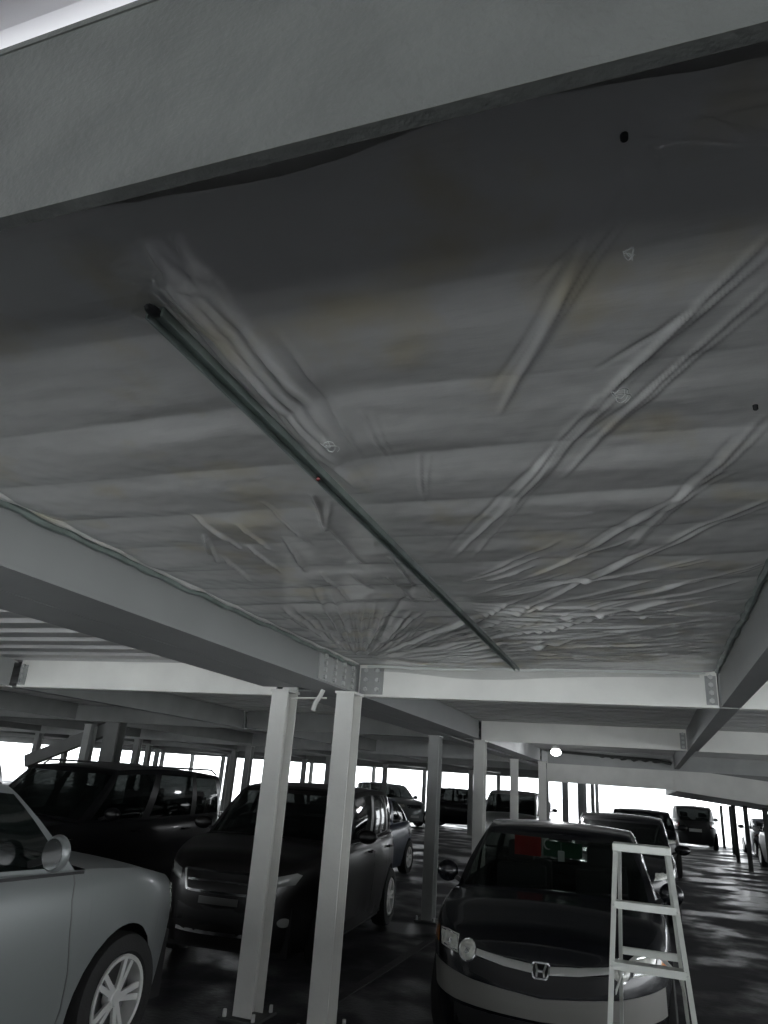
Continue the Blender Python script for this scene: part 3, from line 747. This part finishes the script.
    def band(name, ax, tops, bots, mt, off=.005, parent=root, sub=6, nv=5):
        def dense(l):
            r = []
            for a, b in zip(l, l[1:]):
                for q in range(sub): r.append((lerp(a[0], b[0], q/sub), lerp(a[1], b[1], q/sub)))
            return r + [l[-1]]
        A, B = dense(tops), dense(bots); bm = bmesh.new(); g_ = []
        for a, b in zip(A, B):
            col = []
            for q in range(nv+1):
                h_, nr = ray(ax, lerp(a[0], b[0], q/nv), lerp(a[1], b[1], q/nv))
                if h_ is None: col = None; break
                if q == 0: col.append(bm.verts.new(h_ - nr*.012))
                col.append(bm.verts.new(h_ + nr*off))
                if q == nv: col.append(bm.verts.new(h_ - nr*.012))
            if col: g_.append(col)
        for a, b in zip(g_, g_[1:]):
            for q in range(len(a)-1): bm.faces.new((a[q], a[q+1], b[q+1], b[q]))
        return link(name, bm, mt, parent, True)
    def mirror(s, y, z, mt=paint, size=1, out=.10, tall=1):
        b = bmesh.new(); bmesh.ops.create_icosphere(b, subdivisions=3, radius=1, matrix=Matrix.Translation((s*(hw+out), y, z)) @ Matrix.Diagonal((.115*size/tall, .06*size, .075*size*tall, 1)))
        for v in b.verts:
            if v.co.y > y+.03: v.co.y = y+.03
        o = link('side_mirror', b, mt, root, True)
        b = bmesh.new(); bar(b, (s*(hw-.09), y+.01, z-.07), (s*(hw+out-.05), y, z-.03), .05, .035); link('mirror_arm', b, 'black_plastic', o)
        b = bmesh.new(); bmesh.ops.create_cone(b, cap_ends=True, segments=20, radius1=1, radius2=1, depth=.004, matrix=Matrix.Translation((s*(hw+out), y+.032, z)) @ Matrix.Rotation(PI/2, 4, 'X') @ Matrix.Diagonal((.095*size/tall, .06*size*tall, 1, 1))); link('mirror_glass', b, 'chrome', o)
        return o
    # default panels: seams, handles, interior
    if detail:
        for s, ax in ((1, 'right'), (-1, 'left')):
            ya = fr_b(ps[0])+.0; yb = fr_b((ps[1]+ps[2])/2); yc = fr_b(ps[3])
            for yv in ((ya-.05, yb, yc) if front_seam else (yb, yc)):
                yy_ = min(yv, yr-Ra*.55) if yv is yc else yv
                stroke('door_seam', ax, [(yy_, belt-.03), (yy_+(-.0 if yv is not yc else 0), clear+.12)], .008, 'black_plastic', .0015)
            for yh in (yb-.20, yc-.16):
                b = bmesh.new(); x0 = xw(yh); zz = belt-.12
                tube(b, [(s*(x0-.03), yh-.09, zz), (s*(x0+.012), yh-.07, zz), (s*(x0+.016), yh+.05, zz), (s*(x0-.03), yh+.08, zz)], .012, 8); link('door_handle', b, paint, root, True)
    # seats / dashboard
    for sx in (-.38, .38):
        for k, yy in enumerate((fr_b(.42), fr_b(.88))):
            if k and yy > fr_t(1.0)+.25: yy = fr_t(.98)
            b = bmesh.new(); box(b, (sx-.24, yy-.05, .55), (sx+.24, yy+.08, belt+.13)); box(b, (sx-.13, yy-.02, belt+.16), (sx+.13, yy+.08, min(belt+.34, roof-.14))); box(b, (sx-.25, yy-.5, .5), (sx+.25, yy, .66)); bevel(b, .03, 2)
            link('seat', b, 'interior', root, True)
    b = bmesh.new(); box(b, (-hw+.12, yc0+.10, .7), (hw-.12, yc1+.28, belt-.06)); bevel(b, .03, 2); link('dashboard', b, 'interior', root, True)
    c = Car(); c.root = root; c.patch = patch; c.stroke = stroke; c.band = band; c.mirror = mirror; c.ray = ray; c.hl = hl; c.hw = hw; c.body = body
    c.cpt = cpt; c.S = S; c.yf = yf; c.yr = yr; c.belt = belt; c.roof = roof; c.yc1 = yc1; c.yrr = yrr; c.yR1 = yR1; c.yrf = yrf
    return c
def ell(cx, cz, a, b, n=16): return [(cx+a*math.cos(2*PI*k/n), cz+b*math.sin(2*PI*k/n)) for k in range(n)]
def mir(p): return [(-x, z) for x, z in p]

# --- black sedan behind the ladder
c = make_car((-.86, 7.85, 0), R(2.5), 'glossy black sedan with round headlights facing the viewer behind the stepladder',
             L=4.5, W=1.84, roof=1.53, wb=2.7, fo=.93, rad=.32, hood=((-.5, .70), (-.485, .76), (-.44, .84), (-.34, .94)), cowl=-.245, belt=1.0,
             roof_f=-.07, roof_r=.17, rear_base=.33, nexp=6.5, crown=.06, roof_in=.23)
# lamps: corner marker, main lens, round lens
for s in (1, -1):
    f = (lambda p: p) if s > 0 else mir
    c.patch('corner_marker', 'front', f([(.785, .70), (.84, .715), (.85, .79), (.80, .80)]), 'lens_amber', .004)
    h = c.patch('headlight', 'front', f([(.595, .685), (.75, .70), (.775, .80), (.70, .805), (.60, .79)]), 'lens_clear', .006, .012)
    c.stroke('lens_rim', 'front', f([(.60, .70), (.745, .715), (.765, .79), (.70, .797), (.61, .782)]), .009, 'chrome', .012, True, h)
    k = c.patch('round_lens', 'front', f(ell(.52, .715, .066, .066)), 'lens_clear', .008, .02, parent=h)
    c.stroke('lens_rim', 'front', f(ell(.52, .715, .062, .062)), .010, 'chrome', .014, True, h, 1)
    c.patch('bulb_reflector', 'front', f(ell(.52, .715, .026, .026)), 'chrome', .022, .008, parent=h)
    c.patch('bulb_reflector', 'front', f(ell(.67, .745, .022, .022)), 'chrome', .014, .008, parent=h)
c.band('grille', 'front', [(-.50, .69), (-.25, .665), (0, .655), (.25, .665), (.50, .69)], [(-.50, .60), (-.25, .55), (0, .53), (.25, .55), (.50, .60)], 'black_plastic', .005)
c.band('grille_bar', 'front', [(-.45, .735), (-.25, .708), (0, .69), (.25, .708), (.45, .735)], [(-.45, .70), (-.25, .668), (0, .65), (.25, .668), (.45, .70)], 'alloy', .012)
e = c.patch('emblem', 'front', [(-.048, .705), (.048, .705), (.056, .68), (.046, .638), (-.046, .638), (-.056, .68)], 'black_plastic', .018)
c.stroke('emblem_ring', 'front', [(-.046, .712), (.046, .712), (.057, .70), (.055, .665), (.045, .638), (.036, .632), (-.036, .632), (-.045, .638), (-.055, .665), (-.057, .70)], .011, 'chrome', .03, True, e)
for s in (1, -1):
    c.stroke('emblem_letter', 'front', [(s*.034, .702), (s*.022, .671), (s*.026, .640)], .014, 'chrome', .028, False, e)
c.stroke('emblem_letter', 'front', [(-.022, .671), (.022, .671)], .013, 'chrome', .028, False, e)
c.band('bumper_sheen', 'front', [(-.84, .61), (-.5, .555), (0, .515), (.5, .555), (.84, .61)], [(-.84, .42), (-.6, .405), (0, .385), (.6, .405), (.84, .42)], 'sheen_grey', .012, sub=12, nv=8)  # lighter band painting the reflected light on the black bumper
c.band('lower_intake', 'front', [(-.62, .38), (0, .365), (.62, .38)], [(-.62, .26), (0, .25), (.62, .26)], 'black_plastic', .004)
c.stroke('hood_seam', 'front', [(-.62, .745), (-.3, .715), (0, .705), (.3, .715), (.62, .745)], .006, 'black_plastic', .0015)
for s in (1, -1): c.mirror(s, c.yc1+.16, 1.08, size=1.0, out=.03, tall=1.2)
for s in (1, -1):
    b = bmesh.new(); p0 = Vector((s*.1 if s > 0 else -.42, c.yc1-.15, 1.03)); tube(b, [p0, p0+Vector((s*.03+.42 if s < 0 else .5, .06, .035))], .008, 6); link('wiper', b, 'black_plastic', c.root)
# cloths and a freshener hanging behind the windscreen of the sedan (things of their own)
def hang(name, verts_fn, mt, label, cat, nu=12, nv=8, th=.004):
    bm = bmesh.new(); g_ = [[bm.verts.new(verts_fn(i/nu, j/nv)) for i in range(nu+1)] for j in range(nv+1)]
    for j in range(nv):
        for i in range(nu): bm.faces.new((g_[j][i], g_[j][i+1], g_[j+1][i+1], g_[j+1][i]))
    bmesh.ops.solidify(bm, geom=bm.faces[:], thickness=th)
    return tag(link(name, bm, mt, smooth=True), label, cat)
CR = Matrix.Translation((-.86, 7.85, 0)) @ Matrix.Rotation(R(2.5), 4, 'Z')
def loc_(x, y, z): return CR @ Vector((x, y, z))
ylo = -.30; 
hang('red_cloth', lambda u, v: loc_(-.41+.25*u, ylo+.02*math.sin(6*u), 1.40-.17*v), 'red_cloth', 'red cloth hanging behind the black sedan windshield', 'cloth')
gc = hang('green_cloth', lambda u, v: loc_(-.14+.36*u, ylo+.02+.015*math.sin(5*u), 1.37-.13*v), 'green_cloth', 'dark green cloth with a white crescent behind the black sedan windshield', 'cloth')
bm = bmesh.new(); pts = []
for k in range(15):
    a = R(70+k*16); pts.append(loc_(-.09+.04*math.cos(a), ylo-.014, 1.345+.045*math.sin(a)))
tube(bm, pts, [.003+.006*math.sin(PI*k/14) for k in range(15)], 6); cres = link('crescent', bm, 'white_plastic', gc, True); cres['label'] = 'white crescent'
fr_ = empty('air_freshener', loc_(.03, ylo-.06, 1.30), 0, 'small pale air freshener hanging from the black sedan inside mirror', 'air freshener')
bm = bmesh.new(); box(bm, (-.03, -.006, -.09), (.03, .006, 0)); bevel(bm, .005, 2); link('tag', bm, 'white_plastic', fr_)
bm = bmesh.new(); tube(bm, [(0, 0, 0), (0, 0, .07)], .002, 5); link('string', bm, 'white_plastic', fr_)
bm = bmesh.new(); box(bm, (-.11, 0, 0), (.11, .02, .06)); bevel(bm, .008, 2); im = link('inside_mirror', bm, 'black_plastic', c.root, True); im.location = (.02, ylo-.02, 1.385)
bm = bmesh.new(); bar(bm, (.02, ylo-.01, 1.42), (.02, ylo+.02, 1.47), .02, .02); link('mirror_stalk', bm, 'black_plastic', c.root)

# --- silver car at the left, pointing away
c = make_car((-4.22, 3.16, 0), R(180), 'silver car cropped at the lower left, its front wheel and door showing', L=4.95, W=1.88, roof=1.70, wb=2.8, fo=1.10, clear=.2, rad=.37, rimr=.245,
             hood=((-.5, .80), (-.485, .90), (-.43, 1.01), (-.30, 1.12)), cowl=-.19, belt=1.17, tail=((.35, 1.2), (.47, 1.18), (.5, 1.0)),
             roof_f=-.06, roof_r=.36, rear_base=.46, paint='silver_paint', glass='tinted_glass', pillars=(0, .34, .39, .68, .72, .94), hatch=True, spokes=5, front_seam=False)
for s in (1, -1):
    f = (lambda p: p) if s > 0 else mir
    c.patch('headlight', 'front', f([(.50, .76), (.72, .80), (.74, .92), (.66, .93), (.52, .86)]), 'lens_grey', .006, .015)
    ax = 'right' if s > 0 else 'left'
    sl = c.patch('side_lamp', ax, [(-c.hl+.20, .80), (-c.hl+.36, .86), (-c.hl+.44, .96), (-c.hl+.30, .95), (-c.hl+.22, .90)], 'lens_grey', .004, .008)
    for (yy_, zz_, r_) in ((.26, .86, .018), (.30, .905, .014), (.35, .935, .012)): c.patch('bulb_reflector', ax, ell(-c.hl+yy_, zz_, r_, r_, 8), 'white_plastic', .012, .004, parent=sl)
    c.stroke('fender_seam', ax, [(-.78, 1.13), (-.76, 1.0), (-.79, .8), (-.85, .6), (-.87, .42), (-.85, .28)], .010, 'dark_alloy', .002)
    c.stroke('belt_trim', ax, [(c.yc1-.05, 1.135), (c.yc1+.8, 1.15), (c.yR1, 1.17)], .02, 'black_plastic', .004)
    c.mirror(s, c.yc1+.38, 1.28, 'silver_paint', 1.0, .07, 1.35)
c.patch('grille', 'front', [(-.42, .82), (.42, .82), (.38, .66), (-.38, .66)], 'black_plastic', .005)

# --- dark crossover behind the front columns
c = make_car((-4.13, 8.85, 0), R(6), 'dark crossover with chrome-framed grille facing the viewer behind the front columns', L=4.55, W=1.84, roof=1.70, wb=2.62, fo=.92, clear=.2, rad=.35, rimr=.225,
             hood=((-.5, .80), (-.485, .92), (-.43, 1.0), (-.30, 1.08)), cowl=-.24, belt=1.11, tail=((.35, 1.16), (.47, 1.14), (.5, .95)),
             roof_f=-.07, roof_r=.34, rear_base=.46, paint='brown_black_paint', glass='tinted_glass', pillars=(0, .36, .41, .70, .74, .93), hatch=True)
c.patch('grille', 'front', [(-.40, .86), (.40, .86), (.34, .72), (-.34, .72)], 'black_plastic', .004)
c.stroke('grille_frame', 'front', [(-.42, .87), (.42, .87), (.36, .71), (.30, .70), (-.30, .70), (-.36, .71)], .022, 'chrome', .014, True)
c.stroke('grille_bar', 'front', [(-.36, .79), (.36, .79)], .018, 'chrome', .012)
for s in (1, -1):
    f = (lambda p: p) if s > 0 else mir
    c.patch('headlight', 'front', f([(.46, .77), (.66, .80), (.70, .88), (.66, .90), (.48, .86)]), 'lens_grey', .006, .015)
    c.patch('fog_lamp', 'front', f(ell(.60, .48, .05, .04)), 'lens_grey', .006, .008)
    c.patch('tail_light', 'rear', f([(.62, .98), (.86, .95), (.86, 1.12), (.66, 1.1)]), 'lens_red', .006, .01)
    c.mirror(s, c.yc1+.25, 1.19)
    ax = 'right' if s > 0 else 'left'
    c.stroke('window_trim', ax, [(c.yc1, 1.085), (0, 1.10), (c.yR1-.05, 1.125)], .022, 'chrome', .006)
    c.stroke('sill_cladding', ax, [(c.yf+.45, .30), (c.yr-.45, .30)], .12, 'black_plastic', .008)
c.stroke('bumper_trim', 'front', [(-.45, .36), (.45, .36)], .03, 'chrome', .006)
c.patch('lower_intake', 'front', [(-.45, .58), (.45, .58), (.52, .42), (-.52, .42)], 'black_plastic', .004)
c.patch('number_plate', 'front', [(-.2, .66), (.2, .66), (.2, .60), (-.2, .60)], 'dark_alloy', .01)

# --- dark minivan / suv further left
c = make_car((-7.15, 8.55, 0), R(-2), 'dark minivan with roof rails at the left, behind the silver car', L=4.8, W=1.88, roof=1.76, wb=2.8, fo=.95, clear=.2, rad=.35, rimr=.22,
             hood=((-.5, .80), (-.485, .90), (-.42, 1.0), (-.30, 1.08)), cowl=-.25, belt=1.10, tail=((.35, 1.14), (.47, 1.12), (.5, .95)),
             roof_f=-.11, roof_r=.38, rear_base=.46, paint='dark_paint', glass='tinted_glass', pillars=(0, .32, .37, .66, .70, .94), hatch=True)
for s in (1, -1):
    f = (lambda p: p) if s > 0 else mir
    c.patch('headlight', 'front', f([(.50, .78), (.84, .84), (.90, .92), (.55, .90)]), 'lens_clear', .006, .015)
    c.mirror(s, c.yc1+.25, 1.19)
    b = bmesh.new(); tube(b, [(s*.68, c.yrf+.15, 1.70), (s*.69, c.yrf+.25, 1.755), (s*.69, c.yrr-.2, 1.765), (s*.68, c.yrr-.05, 1.70)], .014, 8); link('roof_rail', b, 'dark_alloy', c.root, True)
c.patch('grille', 'front', [(-.45, .86), (.45, .86), (.38, .68), (-.38, .68)], 'black_plastic', .004)
c.stroke('grille_bar', 'front', [(-.42, .80), (.42, .80)], .025, 'chrome', .01)

# --- cars further off
SEDAN = dict(L=4.5, W=1.76, roof=1.45, hood=((-.5, .66), (-.485, .74), (-.42, .82), (-.30, .92)), cowl=-.22, belt=.97, roof_f=-.04, roof_r=.18, rear_base=.34)
SUV = dict(L=4.5, W=1.84, roof=1.72, clear=.21, rad=.35, rimr=.22, hood=((-.5, .80), (-.485, .92), (-.43, 1.0), (-.30, 1.08)), cowl=-.24, belt=1.1,
           tail=((.35, 1.14), (.47, 1.12), (.5, .95)), roof_f=-.07, roof_r=.36, rear_base=.46, pillars=(0, .36, .41, .70, .74, .93), hatch=True)
def far(kind, loc, rz, label, paint, cat='car', **kw):
    d = dict(kind); d['glass'] = 'tinted_glass'; d.update(kw); c = make_car(loc, R(rz), label, cat, paint=paint, detail=0, **d)
    b_ = c.belt
    for s in (1, -1):
        f = (lambda p: p) if s > 0 else mir
        c.patch('headlight', 'front', f([(.48, b_-.30), (.80, b_-.28), (.84, b_-.18), (.5, b_-.20)]), 'lens_clear', .006, .01)
        c.patch('tail_light', 'rear', f([(.58, b_-.24), (.84, b_-.24), (.84, b_-.06), (.62, b_-.08)]), 'lens_red', .006, .01)
        c.mirror(s, c.yc1+.22, b_+.08, size=1.1)
    c.patch('grille', 'front', [(-.4, b_-.20), (.4, b_-.20), (.34, b_-.34), (-.34, b_-.34)], 'black_plastic', .004)
    c.patch('number_plate', 'rear', [(-.25, b_-.28), (.25, b_-.28), (.25, b_-.40), (-.25, b_-.40)], 'plate', .008)
    c.patch('number_plate', 'front', [(-.22, .48), (.22, .48), (.22, .38), (-.22, .38)], 'plate', .008)
    return c
far(SEDAN, (-.52, 14.8, 0), 1, 'black sedan parked directly behind the nearest black sedan', 'black_paint', roof=1.53)
far(SUV, (-.25, 23.0, 0), 1, 'dark grey car third in the row behind the two black sedans', 'dark_paint', roof=1.55)
far(SUV, (1.75, 37.6, 0), 180, 'dark sport utility vehicle driving away in the bright opening', 'black_plastic', 'sport utility vehicle', glass='dull_glass')
far(SUV, (-4.2, 24.9, 0), 3, 'white sport utility vehicle facing the viewer behind the slim pale columns', 'white_car_paint', 'sport utility vehicle', roof=1.8)
far(SEDAN, (-5.75, 14.6, 0), 0, 'blue-grey car with a red tail light behind the dark crossover', 'bluegrey_paint', roof=1.5)
far(SUV, (-11.4, 33.3, 0), 52, 'silver crossover turned sideways far away beside the slim column', 'silver_paint')
far(SUV, (-7.9, 34.6, 0), 88, 'black open-backed jeep seen from the side far between columns', 'black_paint', L=4.0)
far(SUV, (4.3, 27.5, 0), 182, 'dark vehicle half cut by the right picture edge behind the ramp posts', 'dark_paint')
far(SEDAN, (4.6, 35.5, 0), 183, 'grey car parked beyond the thin posts at the right', 'bluegrey_paint')
far(SEDAN, (-5.2, 37.2, 0), 0, 'dark sedan far behind the white sport utility vehicle', 'black_paint')
far(SUV, (-15.5, 12.4, 0), 0, 'dark vehicle far left behind the minivan', 'dark_paint')
